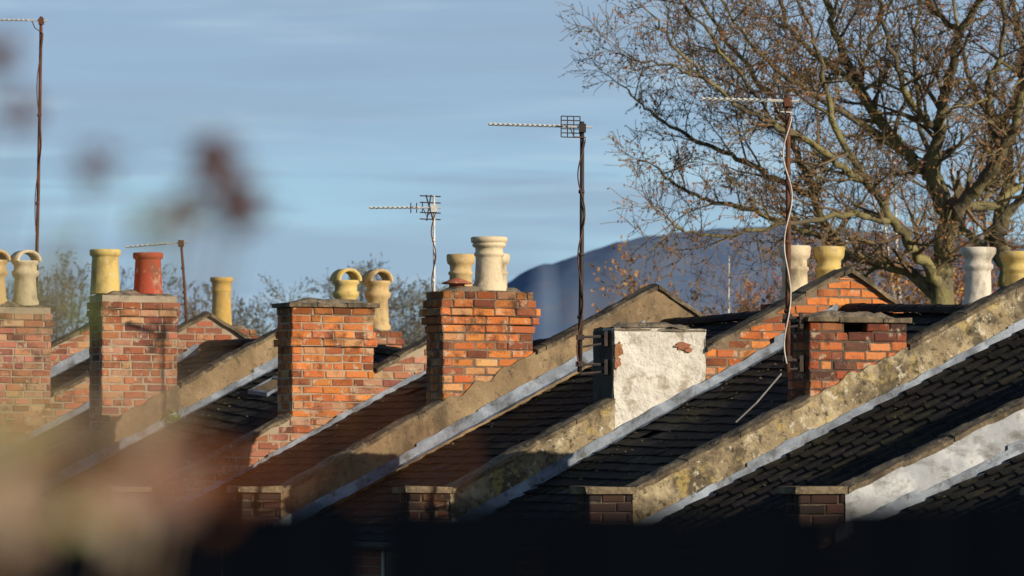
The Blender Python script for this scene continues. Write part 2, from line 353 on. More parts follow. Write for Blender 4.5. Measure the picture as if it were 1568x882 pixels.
# ---- parapets, roofs, houses
chim_range = {1: (2.21, 3.48), 2: (2.157, 3.40), 3: (2.22, 3.57), 4: (2.01, 3.28), 5: (1.06, 2.30), 6: (.85, 2.12), 7: (2.2, 3.4), 0: (20, 21)}
face_kind = {-2: 'render', -1: 'render', 0: 'lead', 1: 'render', 2: 'mixed', 3: 'plain', 4: 'brick', 5: 'plain', 6: 'brick', 7: 'brick', 8: 'brick'}
for i in range(-2, 9):
    rg = ridge[i]; e = empty('terraced_house', frame(i)); cr = chim_range.get(i, (20, 21))
    base = -CAMZ - lift[i]
    prof = [(-.35, -.30), (-.35, base), (XE, base), (XE, topz(i, XE) - .08), (rg, topz(i, rg) - .08), (-.02, -.10), (-.02, -.30)]
    n = len(prof); mb = MB()
    vs = [(x, .016, z) for x, z in prof] + [(x, .25, z) for x, z in prof]
    mb.add(vs, [tuple(range(n)), tuple(range(2 * n - 1, n - 1, -1))] + [((k + 1) % n, k, n + k, n + (k + 1) % n) for k in range(n)])
    mb.obj('party_wall', M['wall'], e)
    kind = face_kind[i]
    def strip(xa, xb, mat, nm, top=-.055, yoff=-.026):
        mb = MB(); nn = max(8, int((xb - xa) / .04))
        def fn(u, w):
            x = xa + (xb - xa) * u; inch = cr[0] - .02 < x < cr[1] + .02
            zt = topz(i, x) + (top if not inch else -.035 + nz(x, 0, i, 5) * .09); zb = topz(i, x) - PAR - .1
            z = zb + (zt - zb) * w
            return (x, yoff + nz(x, i * 3, z, 2.5) * .016 + nz(x, i, z, 10) * .009, z)
        mb.grid(fn, nn, 14)
        mb.grid(lambda u, w: (xa + (xb - xa) * u, yoff + .03 * w, fn(u, 1)[2] + .004 * w), nn, 1)
        mb.obj(nm, mat, e, True)
    def brickface(xa, xb, pal):
        mb = MB(); L = BL; ch = CH; x = xa; zmin = min(topz(i, xa), topz(i, xb)) - PAR - .1
        zmax = topz(i, rg); k = 0; z = zmin
        while z < zmax:
            x = xa + (0 if k % 2 else -L / 2)
            while x < xb:
                s, t = max(x, xa), min(x + L, xb)
                zt = min(topz(i, s), topz(i, t)); zm = max(topz(i, s), topz(i, t))
                c = jitcol(random.choice(PAL[pal]), .22)
                if t - s > .04 and z + ch < zt - .03 and z + ch > zm - PAR - .25:
                    mb.brick(s + .0075, t - .0075, 0, .06, z + .0075, z + ch - .0075, c, 'y')
                elif t - s > .04 and z < zt - .06 and z + ch > zm - PAR - .25:
                    mb.add([(s + .006, 0, z + .006), (t - .006, 0, z + .006), (t - .006, 0, max(z + .01, min(z + ch - .006, topz(i, t) - .075))), (s + .006, 0, max(z + .01, min(z + ch - .006, topz(i, s) - .075)))], [(0, 1, 2, 3)], c)
                x += L
            z += ch; k += 1
        mb.obj('parapet_bricks', M['brick'], e)
        mb = MB(); nn = int((xb - xa) / .1)
        mb.grid(lambda u, w: (xa + (xb - xa) * u, .011, topz(i, xa + (xb - xa) * u) - PAR - .12 + (PAR + .05) * w), nn, 2)
        mb.obj('parapet_mortar', M['mortar_light' if i >= 4 else 'mortar'], e)
    if kind == 'render': strip(-.02, XE, M['render'], 'parapet_render')
    elif kind == 'plain': strip(-.02, XE, M['render_plain'], 'parapet_render')
    elif kind == 'lead': strip(-.02, XE, M['leadwhite'], 'parapet_cladding')
    elif kind == 'mixed': strip(-.02, cr[0], M['render'], 'parapet_render'); brickface(cr[1], XE, 'orange')
    else: brickface(-.02, XE, 'pink' if i == 4 else 'red')
    mb = MB(); x = 0.0
    while x < XE:
        seg = U(.52, .68); xa, xb = x + .004, min(x + seg, XE) - .004
        if xa < rg < xb: xb = rg - .002; seg = rg - x
        if cr[0] < xb and xa < cr[1]:
            pieces = [(xa, cr[0] - .004)] if xa < cr[0] else []
            if xb > cr[1]: pieces.append((cr[1] + .004, xb))
        else: pieces = [(xa, xb)]
        for (a, b) in pieces:
            if b - a < .03: continue
            dy = U(-.012, .012); dz = U(-.012, .012); nu = 8
            def top_(u, w, zz):
                xx = a + (b - a) * u; yy = -.055 + .36 * w + dy
                return (xx, yy + nz(xx, yy, zz, 8) * .012, topz(i, xx) + zz + dz + nz(xx, yy, i, 6) * .022)
            rowsT = [[top_(u / nu, w / 3, -(.02 if w in (0, 3) else 0)) for u in range(nu + 1)] for w in range(4)]
            rowsB = [[top_(u / nu, w / 3, -.075) for u in range(nu + 1)] for w in range(4)]
            ring = [rowsB[0], rowsT[0], rowsT[1], rowsT[2], rowsT[3], rowsB[3]]
            vs = [p for rw in ring for p in rw]; m_ = nu + 1; fs = []
            for q in range(6):
                for u in range(nu):
                    q2 = (q + 1) % 6
                    fs.append((q * m_ + u, q * m_ + u + 1, q2 * m_ + u + 1, q2 * m_ + u))
            fs.append(tuple(q * m_ for q in range(6))); fs.append(tuple(q * m_ + nu for q in range(5, -1, -1)))
            mb.add(vs, fs)
        x += seg
    mb.box(-.62, -.01, -.07, .33, -.075, .0, (1, 1, 1), 0, None, .010)
    mb.obj('coping', M['coping'], e)
    mb = MB(); brick_stack(mb, -.56, -.02, -.03, .28, -.58, -.078, PAL['shaded'])
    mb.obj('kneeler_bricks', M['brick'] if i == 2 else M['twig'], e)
    mb = MB(); mb.box(-.545, -.035, -.015, .265, -.58, -.08); mb.obj('kneeler_mortar', M['mortar_dark'], e)  # dark mortar carries the painted eaves shade too
    mb = MB(); x = -.15
    while x < rg - .35:
        seg = U(.6, 1.2); xa, xb = x, min(x + seg + .05, rg - .2); hh = .13 + U(-.03, .05); yo = -.050 - U(0, .012); bulge = U(-.012, .018)
        def fn(u, w):
            xx = xa + (xb - xa) * u; zr = topz(i, xx) - PAR
            if w < .5:
                return (xx, yo - .006 * u + nz(xx, w * 3, i, 5) * .010, zr + .02 + hh * (1 - w * 2) + nz(xx, i, 0, 5) * .022)
            t_ = (w - .5) * 2
            return (xx, yo - .11 * t_ - .004 * u, zr + .025 - .005 * t_ + nz(xx, i, t_, 5) * .016 + bulge * t_)
        mb.grid(fn, 12, 6, (1, 1, 1), True)
        x += seg
    mb.obj('lead_flashing', M['lead'], e, False)
    # ---- roof bay between i and i+1
    if i < 8:
        j = i + 1
        y0, y1 = .25, W - .0
        rgb = lambda y: rg + (ridge[j] - rg) * y / W
        def rz(x, y):
            t = y / W
            r_ = rgb(y); m_ = slope[i] * (1 - t) + slope[j] * t; l_ = (lift[j] - lift[i]) * t
            return (m_ * x if x <= r_ else m_ * r_ - RS * (x - r_)) - PAR + l_ + .012 * nz(x, y, i, .8)
        mb = MB()
        mb.grid(lambda u, w: (-.25 + (rgb(y0 + (y1 - y0) * w) + .25) * u, y0 + (y1 - y0) * w, rz(-.25 + (rgb(y0 + (y1 - y0) * w) + .25) * u, y0 + (y1 - y0) * w) - .03), 6, 8)
        mb.grid(lambda u, w: (rgb(y0 + (y1 - y0) * w) * (1 - u) + (XE + .2) * u, y0 + (y1 - y0) * w, rz(rgb(y0 + (y1 - y0) * w) * (1 - u) + (XE + .2) * u + .0001, y0 + (y1 - y0) * w) - .03), 6, 8)
        mb.obj('roof_sarking', M['under'], e)
        mb = MB(); pant = i in (0, -1)
        pitch = .30 if pant else .19
        x = -.25; k = 0
        basec = (.013, .012, .011) if pant else (.018, .018, .020)
        while x < XE:
            if pant:
                rws = 4.4 / .30; off = [U(-.014, .014) for _ in range(20)]
                def fn(u, w):
                    y = y0 + (y1 - y0) * u; xx = x + (pitch + .05) * w
                    ph = (u * rws) % 1.0; c_ = off[int(u * rws) % 20]
                    roll = .036 * max(0, math.sin(ph * math.pi * 2))
                    return (xx + c_ * (1 - w), y, rz(xx, y) + roll + .026 * (1 - w) + .4 * c_)
                nu = 120
                mb.grid(fn, nu, 1, jitcol(basec, .3))
                mb.grid(lambda u, w: (fn(u, 0)[0], fn(u, 0)[1], fn(u, 0)[2] - .028 * (1 - w)), nu, 1, basec)
            else:
                wd = .30; y = y0 + (0 if k % 2 else -wd / 2)
                while y < y1:
                    ya, yb = max(y, y0), min(y + wd, y1)
                    if yb - ya > .03 and R() > .004:
                        d = U(-.012, .012); lf = U(0, .010); sk = U(-.006, .006); th = .010
                        xa, xb = x + d, x + pitch + .03
                        za, zb_ = rz(xa, ya), rz(xb, ya); zc, zd = rz(xa, yb), rz(xb, yb)
                        up = .022 + lf
                        c = jitcol(basec, .45)
                        if R() < .08: c = (c[0] * 2.6, c[1] * 2.4, c[2] * 1.9)
                        v = [(xa, ya + .003, za + up + sk), (xa, yb - .003, zc + up - sk), (xb, yb - .003, zd + .004), (xb, ya + .003, zb_ + .004)]
                        v2 = [(p[0], p[1], p[2] - th) for p in v[:2]]
                        mb.add(v + v2, [(0, 3, 2, 1), (0, 1, 5, 4)], c)
                    y += wd
            x += pitch; k += 1
        mb.obj('roof_tiles', M['slate'], e)
        mb = MB()
        for q in range(420 if i == 1 else 240):
            xx = U(0, rg); yy = y0 + (y1 - y0) * R() ** .6; rr = U(.008, .03); zz = rz(xx, yy) + .018
            ring = [(xx + rr * math.cos(a) * U(.7, 1.2), yy + rr * math.sin(a) * U(.7, 1.2), zz) for a in (0, 1.05, 2.1, 3.14, 4.2, 5.24)]
            mb.add(ring + [(xx, yy, zz + rr * .7)], [(a_, (a_ + 1) % 6, 6) for a_ in range(6)], jitcol(random.choice([(.10, .095, .035), (.17, .155, .09), (.06, .07, .025)]), .3))
        mb.obj('moss', M['bud'], e)
        mb = MB(); y = y0
        while y < y1 - .05:
            ya, yb = y + .004, min(y + .45, y1)
            n = 8; vs = []
            for yy in (ya, yb):
                for q in range(n + 1):
                    a = math.pi * q / n
                    vs.append((rgb(yy) + .13 * math.cos(a), yy, rz(rgb(yy), yy) + .10 * math.sin(a) - .005 + (.008 if yy == ya else 0)))
            mb.add(vs, [(q, q + 1, n + 2 + q, n + 1 + q) for q in range(n)], jitcol((.03, .022, .02), .3))
            y += .45
        mb.obj('ridge_tiles', M['slate'], e)
        mb = MB(); zt_ = -.72
        mb.box(0, .3, .25, W, base, zt_); mb.box(XE - .3, XE - .003, .25, W, base, rz(XE, W / 2) - .1)
        mb.obj('house_walls', M['wall'], e)
        mf = MB(); mg = MB()
        for zz in (base + .9, base + 3.3):
            for yy in (1.0, 3.0):
                mf.box(-.06, .02, yy - .08, yy + .98, zz - .09, zz)
                mf.box(-.03, .03, yy, yy + .9, zz, zz + .07); mf.box(-.03, .03, yy, yy + .9, zz + 1.13, zz + 1.2)
                mf.box(-.03, .03, yy, yy + .06, zz + .07, zz + 1.13); mf.box(-.03, .03, yy + .84, yy + .9, zz + .07, zz + 1.13)
                mf.box(-.025, .025, yy + .06, yy + .84, zz + .57, zz + .62)
                mg.box(-.012, -.006, yy + .06, yy + .84, zz + .07, zz + 1.13)
        mf.obj('window_frames', M['frame'], e); mg.obj('window_glass', M['glass'], e)
        mb = MB(); mb.tube([(-.30, .3, -.72), (-.30, W - .05, -.72)], .055, 8); mb.obj('gutter', M['darksteel'], e)

# small roof light on the bay between 4 and 5
e = empty('roof_skylight', frame(4))
def rz4(x, y):
    t = y / W; return .5 * x - PAR + .37 * t
mb = MB(); mg = MB()
for (xa, ya, w_, l_) in ((3.1, 3.35, .42, .7),):
    def P(x, y, o): return (x, y, rz4(x, y) + o)
    def beam(xa, xb, ya, yb):
        vs = [P(xa, ya, 0), P(xb, ya, 0), P(xb, yb, 0), P(xa, yb, 0), P(xa, ya, .07), P(xb, ya, .07), P(xb, yb, .07), P(xa, yb, .07)]
        mb.add(vs, [(0, 3, 2, 1), (4, 5, 6, 7), (0, 1, 5, 4), (1, 2, 6, 5), (2, 3, 7, 6), (3, 0, 4, 7)])
    beam(xa, xa + .05, ya, ya + l_); beam(xa + w_ - .05, xa + w_, ya, ya + l_)
    beam(xa + .05, xa + w_ - .05, ya, ya + .05); beam(xa + .05, xa + w_ - .05, ya + l_ - .05, ya + l_)
    mg.add([P(xa + .04, ya + .04, .055), P(xa + w_ - .04, ya + .04, .055), P(xa + w_ - .04, ya + l_ - .04, .055), P(xa + .04, ya + l_ - .04, .055)], [(0, 1, 2, 3)])
mb.obj('skylight_frame', M['lead'], e); mg.obj('skylight_glass', M['glass'], e)

# ------------------------------------------------------------------ chimneys
BUFF = (.54, .38, .18); CREAM = (.66, .54, .36); YEL = (.60, .44, .15); REDC = (.44, .075, .04)
c5 = chimney(1, 'brick_chimney', 2.21, 3.48, 1.83, 'brick', 'dark', [0, 0], slab=.04, hole=(2.66, 3.03, 1.70, 1.83), mort='mortar_dark')
c4 = chimney(2, 'whitewashed_chimney', 2.157, 3.40, 1.90, 'render')
c3 = chimney(3, 'brick_chimney', 2.24, 3.54, 2.50, 'brick', 'orange', [-.0, .035, .07, .055, .02])
c2 = chimney(4, 'brick_chimney', 2.03, 3.26, 2.44, 'brick', 'orange', [.015, 0, .0, .02, .045, .0], slab=.06, mort='mortar_light')
c1 = chimney(5, 'brick_chimney', 1.09, 2.27, 2.76, 'brick', 'red', [-.05, .03, .035, .01], mort='mortar_light')
c0 = chimney(6, 'brick_chimney', .87, 2.10, 2.74, 'brick', 'pink', [-.03, .02, .04, .02], mort='mortar_light')
c7 = chimney(7, 'brick_chimney', 2.2, 3.4, 2.7, 'brick', 'red', [0, .03])
pot(c3, 3.03, 'big', .70, CREAM, .27, 1.0)
pot(c1, 1.28, 'taper', .64, YEL, .36, 1.03); pot(c1, 1.89, 'taper', .60, REDC, .22, 1.0)
pot(c0, 1.77, 'hood', .86, CREAM, .26); pot(c0, 1.27, 'hood', .86, BUFF, .26)
mb = MB(); z = c3['zt'] + .02
mb.lathe([(.10, 0), (.10, .09), (.20, .085), (.195, .10), (.02, .165), (.001, .165)], 2.56, .25, z, 24, (.34, .11, .06))
mb.obj('vent_cowl', M['pot'], c3, True)
r2 = chimney(2, 'brick_chimney', 7.0, 8.3, 2.22, 'brick', 'red', [0, .03], zbot=-.5)
pot(r2, 7.40, 'roll', .74, (.66, .60, .50)); pot(r2, 7.98, 'roll', .70, YEL)
r3 = chimney(3, 'brick_chimney', 7.15, 8.4, 2.42, 'brick', 'red', [0, .03], zbot=-.2)
pot(r3, 7.54, 'rings', .76, CREAM); pot(r3, 8.06, 'rings', .76, YEL)
r5 = chimney(5, 'brick_chimney', 6.6, 7.8, 2.74, 'brick', 'red', [0, .03], zbot=-.4)
pot(r5, 6.92, 'rings', .70, BUFF); pot(r5, 7.5, 'rings', .72, CREAM)
r6 = chimney(6, 'brick_chimney', 6.82, 8.0, 2.44, 'brick', 'red', [0, .03], zbot=-.4)
pot(r6, 7.14, 'hood', .98, YEL); pot(r6, 7.69, 'hood', .98, BUFF)
r7 = chimney(7, 'brick_chimney', 6.6, 7.5, 2.60, 'brick', 'red', [0, .03], zbot=-.4)
pot(r7, 6.98, 'plain', .84, (.56, .36, .10), .26, .95)

mb = MB()
for k in range(190):
    p = Vector((2.14 + random.gauss(0, .09), -.07 + random.gauss(0, .03), .60 + random.gauss(0, .06)))
    a = Vector((U(-1, 1), U(-1, 1), U(-1, 1))).normalized() * .022; b = Vector((U(-1, 1), U(-1, 1), U(-1, 1))).normalized() * .018
    mb.add([p - a, p - b, p + a, p + b], [(0, 1, 2, 3)], jitcol((.18, .28, .03), .4))
eo = mb.obj('wall_plant', M['ivy']); eo.matrix_world = frame(5)

# ------------------------------------------------------------------ TV antennas
def local(i, x, y, habs): return frame(i) @ Vector((x, y, habs - lift[i]))
def antenna(name, base, top, rad, boomdir, boomlen, nel, mat, grid=None, brackets=(), cable=True, elmat=None, boomdrop=0.0, xref=False, back=.12, br=.013):
    base, top = Vector(base), Vector(top)
    e = empty(name, Matrix.Translation(base)); T = top - base
    mb = MB(); mb.tube([(0, 0, 0), T * .5 + Vector((.01, 0, 0)), T], [rad * 1.05, rad, rad * .95], 10, (1, 1, 1))
    for f in (.22, .47, .72):
        c = T * f; mb.tube([c - Vector((0, 0, .02)), c + Vector((0, 0, .02))], rad * 1.35, 10)
    mb.obj('mast', mat, e, True)
    bd = Vector(boomdir).normalized(); z0 = T + Vector((0, -.05, -.07 - boomdrop))
    mb = MB(); mb.tube([z0 - bd * back, z0 + bd * boomlen], br, 6)
    el = Vector((-bd.y, bd.x, 0)).normalized()
    for k in range(nel):
        c = z0 + bd * (.22 + (boomlen - .24) * k / (nel - 1)); ln = .12 - .03 * k / nel
        mb.tube([c - el * ln + Vector((0, 0, .012)), c + el * ln + Vector((0, 0, .012))], .006, 5)
        mb.box(c.x - .014, c.x + .014, c.y - .016, c.y + .016, c.z - .002, c.z + .024)
    mb.obj('boom', elmat or M['alu'], e)
    mb = MB()
    mb.box(-.04 + T.x, .045 + T.x, -.07 + T.y, .04 + T.y, T.z - .13 - boomdrop, T.z - .03 - boomdrop); mb.obj('clamp', mat, e)
    if grid:
        mb = MB(); gc = z0 + bd * grid[0]; w, h = grid[1], grid[2]; gt = Vector((grid[3], .35, 0)).normalized()
        nb = 6
        for k in range(nb):
            zz = -h / 2 + h * k / (nb - 1)
            mb.tube([gc - gt * w / 2 + Vector((0, 0, zz)), gc + gt * w / 2 + Vector((0, 0, zz))], .007, 5)
        for k in range(4):
            g = gc + gt * (-w / 2 + w * k / 3); mb.tube([g - Vector((0, 0, h / 2)), g + Vector((0, 0, h / 2))], .007, 5)
        mb.obj('reflector_grid', M['darksteel'], e)
    if xref:
        mb = MB(); gc = z0 + bd * .06
        for zz in (.16, .07, -.07, -.16):
            mb.tube([gc + Vector((-.13, -.1, zz)), gc + Vector((.15, .1, zz))], .009, 5)
        mb.tube([gc + Vector((-.04, 0, -.18)), gc + Vector((.02, 0, .18))], .010, 5)
        mb.tube([gc + Vector((.05, 0, -.18)), gc + Vector((-.05, 0, .18))], .010, 5)
        for k in range(3):
            g = gc + bd * (.1 + .08 * k); mb.tube([g + Vector((0, 0, -.07)), g + Vector((0, 0, .07))], .008, 5)
        mb.obj('reflector_bars', M['darksteel'], e)
    if cable:
        mb = MB(); pts = []; n = 60; ck = 1.1 if cable == 'white' else .8
        for k in range(n + 1):
            t = k / n; a = t * 17
            p = T * (1 - t * .97) + Vector((math.cos(a) * rad * 1.3 + ck * .016 * math.sin(t * 23) * (1 - t), -abs(math.sin(a)) * rad * 1.5 - .02, -.1 * (1 - t)))
            pts.append(p)
        pts = [z0 + bd * .15, z0 + bd * .1 + Vector((0, 0, -.12))] + pts[2:]
        mb.tube(pts, .0085, 5); mb.obj('coax_cable', M['plasticwhite'] if cable == 'white' else M['rust'], e, True)
    for (hz, tip) in brackets:
        mb = MB(); t = Vector(tip) - base; s = T * (hz / T.z)
        mb.tube([s + Vector((-.04, 0, 0)), t], .018, 6); mb.tube([s + Vector((0, -.03, -.12)), t + Vector((0, 0, -.08))], .014, 6)
        mb.box(s.x - .05, s.x + .05, s.y - .05, s.y + .05, s.z - .03, s.z + .03); mb.box(t.x - .03, t.x + .01, t.y - .12, t.y + .12, t.z - .12, t.z + .06)
        mb.obj('wall_bracket', M['darksteel'], e)
    return e
b = local(2, 1.70, .0, 1.36); t = local(2, 1.735, .0, 4.36)
antenna('tv_antenna', b, t, .028, (-1, .12, .035), 1.13, 16, M['darksteel'], (.14, .24, .25, 1), [(.10, local(2, 2.14, .15, 1.46)), (.42, local(2, 2.14, .15, 1.80))])
b = local(1, 1.93, .0, 1.27); t = local(1, 1.94, .0, 4.36)
antenna('tv_antenna', b, t, .03, (-1, .1, .03), .97, 12, M['rust'], None, [(.62, local(1, 2.20, .15, 1.88)), (.15, local(1, 2.20, .15, 1.4))], 'white', M['alu'], 0, True, .12, .018)
b = local(4, 4.2, .1, 1.8); t = local(4, 4.21, .1, 4.02)
antenna('tv_antenna', b, t, .018, (-1, .1, .0), .9, 11, M['alu'], None, (), True, None, .10, True, .1)
b = local(7, 3.62, .1, 1.9); t = local(7, 3.72, .1, 7.65)
antenna('tv_antenna', b, t, .028, (-1, .1, .02), .95, 10, M['rust'], None, (), True, None, 0, False)
b = local(6, 4.38, .1, 2.3); t = local(6, 4.27, .1, 3.8)
antenna('tv_antenna', b, t, .022, (-1, .1, -.08), .86, 9, M['rust'], None, (), False, None, -.04, False)
mb = MB(); p0 = local(1, 1.85, .0, 1.25); p1 = local(1, 1.55, .5, .72)
mb.tube([p0, p0 * .5 + p1 * .5 + Vector((-.02, 0, -.05)), p1], .009, 6); mb.obj('loose_cable', M['plasticwhite'])

# ------------------------------------------------------------------ trees
def tree_branches(mbT, mbB, p, d, L, r, level, maxl, tcol, bcol, budp, up=.10, wob=.22, kids=(6, 5, 4), bs=1.0):
    n = 5 if level < maxl else 3
    pts = [p.copy()]; rr = [r]; dirs = [d.copy()]
    for k in range(n):
        d = (d + Vector((U(-wob, wob), U(-wob, wob), U(-wob, wob) + up))).normalized()
        p = p + d * (L / n); pts.append(p.copy()); dirs.append(d.copy()); rr.append(max(.0055, r * (1 - .75 * (k + 1) / n)))
    mbT.tube(pts, rr, 5 if r > .03 else 3, jitcol(tcol, .3), False)
    if level < maxl:
        nk = kids[min(level, len(kids) - 1)]
        for q in range(nk):
            t = .2 + .8 * (q + R()) / nk; f = min(t, .999) * n; k = int(f)
            pp = pts[k].lerp(pts[k + 1], f - k); dd = dirs[k]
            ax = Vector((U(-1, 1), U(-1, 1), U(-1, 1))); ax = (ax - dd * ax.dot(dd)).normalized()
            nd = (dd * U(.5, 1.0) + ax * U(.5, .95)).normalized()
            tree_branches(mbT, mbB, pp, nd, L * U(.42, .62), max(.007, rr[k] * .55), level + 1, maxl, tcol, bcol, budp, up, wob, kids, bs)
    else:
        for q in range(3):
            if R() < budp:
                pp = pts[-1 - q] + Vector((U(-.03, .03), U(-.03, .03), U(-.05, .02)))
                s = U(.018, .042) * bs
                a = Vector((U(-1, 1), U(-1, 1), U(-1, 1))).normalized() * s; b = Vector((U(-1, 1), U(-1, 1), U(-1, 1))).normalized() * s * .8
                mbB.add([pp - a, pp - b, pp + a, pp + b], [(0, 1, 2, 3)], jitcol(bcol, .35))

def smooth_line(pts, sub=4):
    out = []
    P = [pts[0]] + pts + [pts[-1]]
    for k in range(1, len(P) - 2):
        for s in range(sub):
            t = s / sub
            a, b, c, d = P[k - 1], P[k], P[k + 1], P[k + 2]
            out.append(.5 * ((2 * b) + (c - a) * t + (2 * a - 5 * b + 4 * c - d) * t * t + (3 * b - a - 3 * c + d) * t ** 3))
    out.append(P[-2]); return out

def limb_tree(name, origin, limbs, unit, tcol, bcol, seed, spacing=.42, budp=.35, kids=(7, 6), blen=(.9, 2.0)):
    random.seed(seed)
    e = empty(name, Matrix.Translation(origin)); mk = MB(); mt = MB(); mbud = MB()
    for (pl, r0, r1) in limbs:
        pts = smooth_line([Vector((a * unit, y, b * unit)) for a, b, y in pl], 6)
        n = len(pts)
        pts = [p + Vector((U(-.06, .06), U(-.06, .06), U(-.045, .045))) if 0 < k < n - 1 else p for k, p in enumerate(pts)]
        rad = [(r0 + (r1 - r0) * (k / (n - 1)) ** .8) * U(.95, 1.06) for k in range(n)]
        mk.tube(pts, rad, 10, (1, 1, 1))
        acc = 0; tot = sum((pts[k + 1] - pts[k]).length for k in range(n - 1)); trav = 0
        for k in range(n - 1):
            sl = (pts[k + 1] - pts[k]).length; acc += sl; trav += sl
            if rad[k] > .15: acc = 0; continue
            while acc > spacing:
                acc -= spacing * U(.7, 1.3)
                dd = (pts[k + 1] - pts[k]).normalized()
                ax = Vector((U(-1, 1), U(-.8, .8), U(-.6, 1))); ax = (ax - dd * ax.dot(dd)).normalized()
                nd = (dd * U(.3, .9) + ax).normalized()
                tree_branches(mt, mbud, pts[k].copy(), nd, U(*blen) * (1 - .25 * trav / tot), max(.018, min(.055, rad[k] * .5)), 0, 2, tcol, bcol, budp, .05, .24, kids)
        tree_branches(mt, mbud, pts[-1].copy(), (pts[-1] - pts[-2]).normalized(), 1.3, r1, 0, 2, tcol, bcol, budp, .04, .22, (8, 6))
    mk.obj('trunk_and_limbs', M['bark'], e, True); mt.obj('branches', M['twig'], e); mbud.obj('dry_leaves', M['bud'], e)
    return e
# limbs drawn in the tree's own upright plane (a = sideways, b = up, y = depth), unit scale .0128 m
TC = (.165, .12, .065); BC = (.38, .17, .08)
limbsA = [
 ([(0, -400, 0), (0, 270, 0), (-5, 330, 0), (10, 395, 0), (12, 420, 0)], .26, .19),
 ([(12, 400, 0), (-15, 470, .3), (-50, 510, .6), (-85, 555, .8), (-125, 625, 1), (-155, 690, 1), (-170, 760, 1.2), (-200, 840, 1.4)], .17, .05),
 ([(-15, 470, .3), (-5, 545, 0), (5, 615, -.4), (25, 690, -.6), (60, 760, -1), (70, 840, -1.2)], .15, .045),
 ([(12, 415, 0), (45, 450, -.4), (85, 505, -.9), (110, 580, -1.4), (120, 680, -1.8), (110, 790, -2)], .16, .05),
 ([(0, 300, 0), (-40, 350, -.5), (-80, 400, -1), (-130, 460, -1.4), (-190, 500, -1.8), (-260, 540, -2), (-330, 575, -2.4), (-400, 640, -2.6), (-450, 700, -3)], .13, .02),
 ([(-5, 290, 0), (-60, 335, .5), (-140, 360, 1), (-170, 400, 1.3), (-200, 480, 1.5), (-230, 560, 1.6), (-280, 640, 1.8), (-340, 715, 2), (-370, 790, 2)], .14, .03),
 ([(-150, 365, 1), (-210, 395, 1), (-290, 425, .8), (-360, 440, .6), (-410, 465, .4), (-440, 490, 0)], .08, .018),
 ([(-190, 450, 1.4), (-250, 480, 1.8), (-320, 520, 2.2), (-390, 555, 2.5), (-440, 590, 2.7), (-480, 630, 3)], .08, .018),
 ([(-80, 400, -1), (-140, 410, -1.6), (-220, 400, -2), (-310, 380, -2.4), (-380, 375, -2.7), (-420, 385, -3)], .08, .016),
 ([(-60, 520, .6), (-130, 560, -.2), (-210, 600, -.8), (-290, 660, -1.4), (-350, 740, -1.8)], .09, .02),
 ([(-5, 545, 0), (-60, 600, -.8), (-90, 680, -1.2), (-110, 770, -1.6)], .085, .03),
 ([(30, 430, -.2), (90, 440, .6), (150, 500, 1.2), (190, 600, 1.8), (200, 720, 2)], .11, .03),
 ([(-85, 555, .8), (-160, 640, .4), (-230, 700, .2), (-270, 790, 0)], .085, .03),
 ([(-125, 460, -1.4), (-180, 560, -1.8), (-200, 650, -2.1), (-240, 760, -2.4)], .085, .025),
 ([(25, 690, -.6), (-20, 740, 0), (-40, 820, .4)], .07, .03),
 ([(-125, 625, 1), (-100, 700, 1.6), (-60, 780, 2)], .07, .03),
 ([(-260, 540, -2), (-320, 620, -2.2), (-400, 720, -2.4), (-430, 780, -2.6)], .055, .018),
 ([(85, 505, -.9), (60, 590, -1.4), (85, 680, -1.8), (75, 780, -2)], .08, .03),
 ([(-230, 560, 1.6), (-300, 590, 1.2), (-380, 640, 1), (-470, 660, .8)], .05, .016),
]
limb_tree('bare_tree', (8.47, 100, 5.2), limbsA, .01282, TC, BC, 5, .34, .55, (6, 6))
limbsB = [
 ([(0, -400, 0), (0, 200, 0), (-10, 330, 0), (-20, 400, 0), (-5, 480, 0)], .21, .14),
 ([(-5, 480, 0), (-10, 560, .4), (20, 640, .6), (10, 740, .9), (-10, 840, 1)], .12, .04),
 ([(-20, 400, 0), (30, 470, -.4), (70, 560, -.8), (100, 660, -1), (110, 780, -1)], .13, .04),
 ([(-10, 340, 0), (-70, 400, .6), (-100, 470, 1), (-130, 560, 1.4), (-140, 680, 1.8), (-120, 800, 2)], .11, .03),
 ([(-10, 560, .4), (-60, 620, -.3), (-90, 710, -.8), (-100, 810, -1)], .08, .02),
]
limb_tree('bare_tree', (11.0, 112, 5.2), limbsB, .0142, TC, BC, 9, .45, .5, (6, 6))

def simple_tree(mk, mt, mb, base, h, rad, trunkcol, tcol, bcol, budp=.3, spread=.33, n=16, kids=(5, 4), maxl=1, bs=1.0):
    pts = [Vector(base)]; d = Vector((U(-.05, .05), U(-.05, .05), 1))
    for k in range(8):
        d = (d + Vector((U(-.06, .06), U(-.06, .06), 0))).normalized(); pts.append(pts[-1] + d * h / 8)
    rr = [rad * (1 - .9 * k / 8) for k in range(9)]
    mk.tube(pts, rr, 8, trunkcol)
    for q in range(n):
        t = .28 + .7 * q / n; f = t * 8; k = int(f); p = pts[k].lerp(pts[min(8, k + 1)], f - k); a = U(0, 6.28)
        nd = Vector((math.cos(a), math.sin(a), U(.4, 1.1))).normalized()
        tree_branches(mt, mb, p, nd, h * spread * (1.15 - t) * U(.7, 1.2) + .5, max(.012, rr[k] * .45), 0, maxl, tcol, bcol, budp, .06, .2, kids, bs)
random.seed(21)
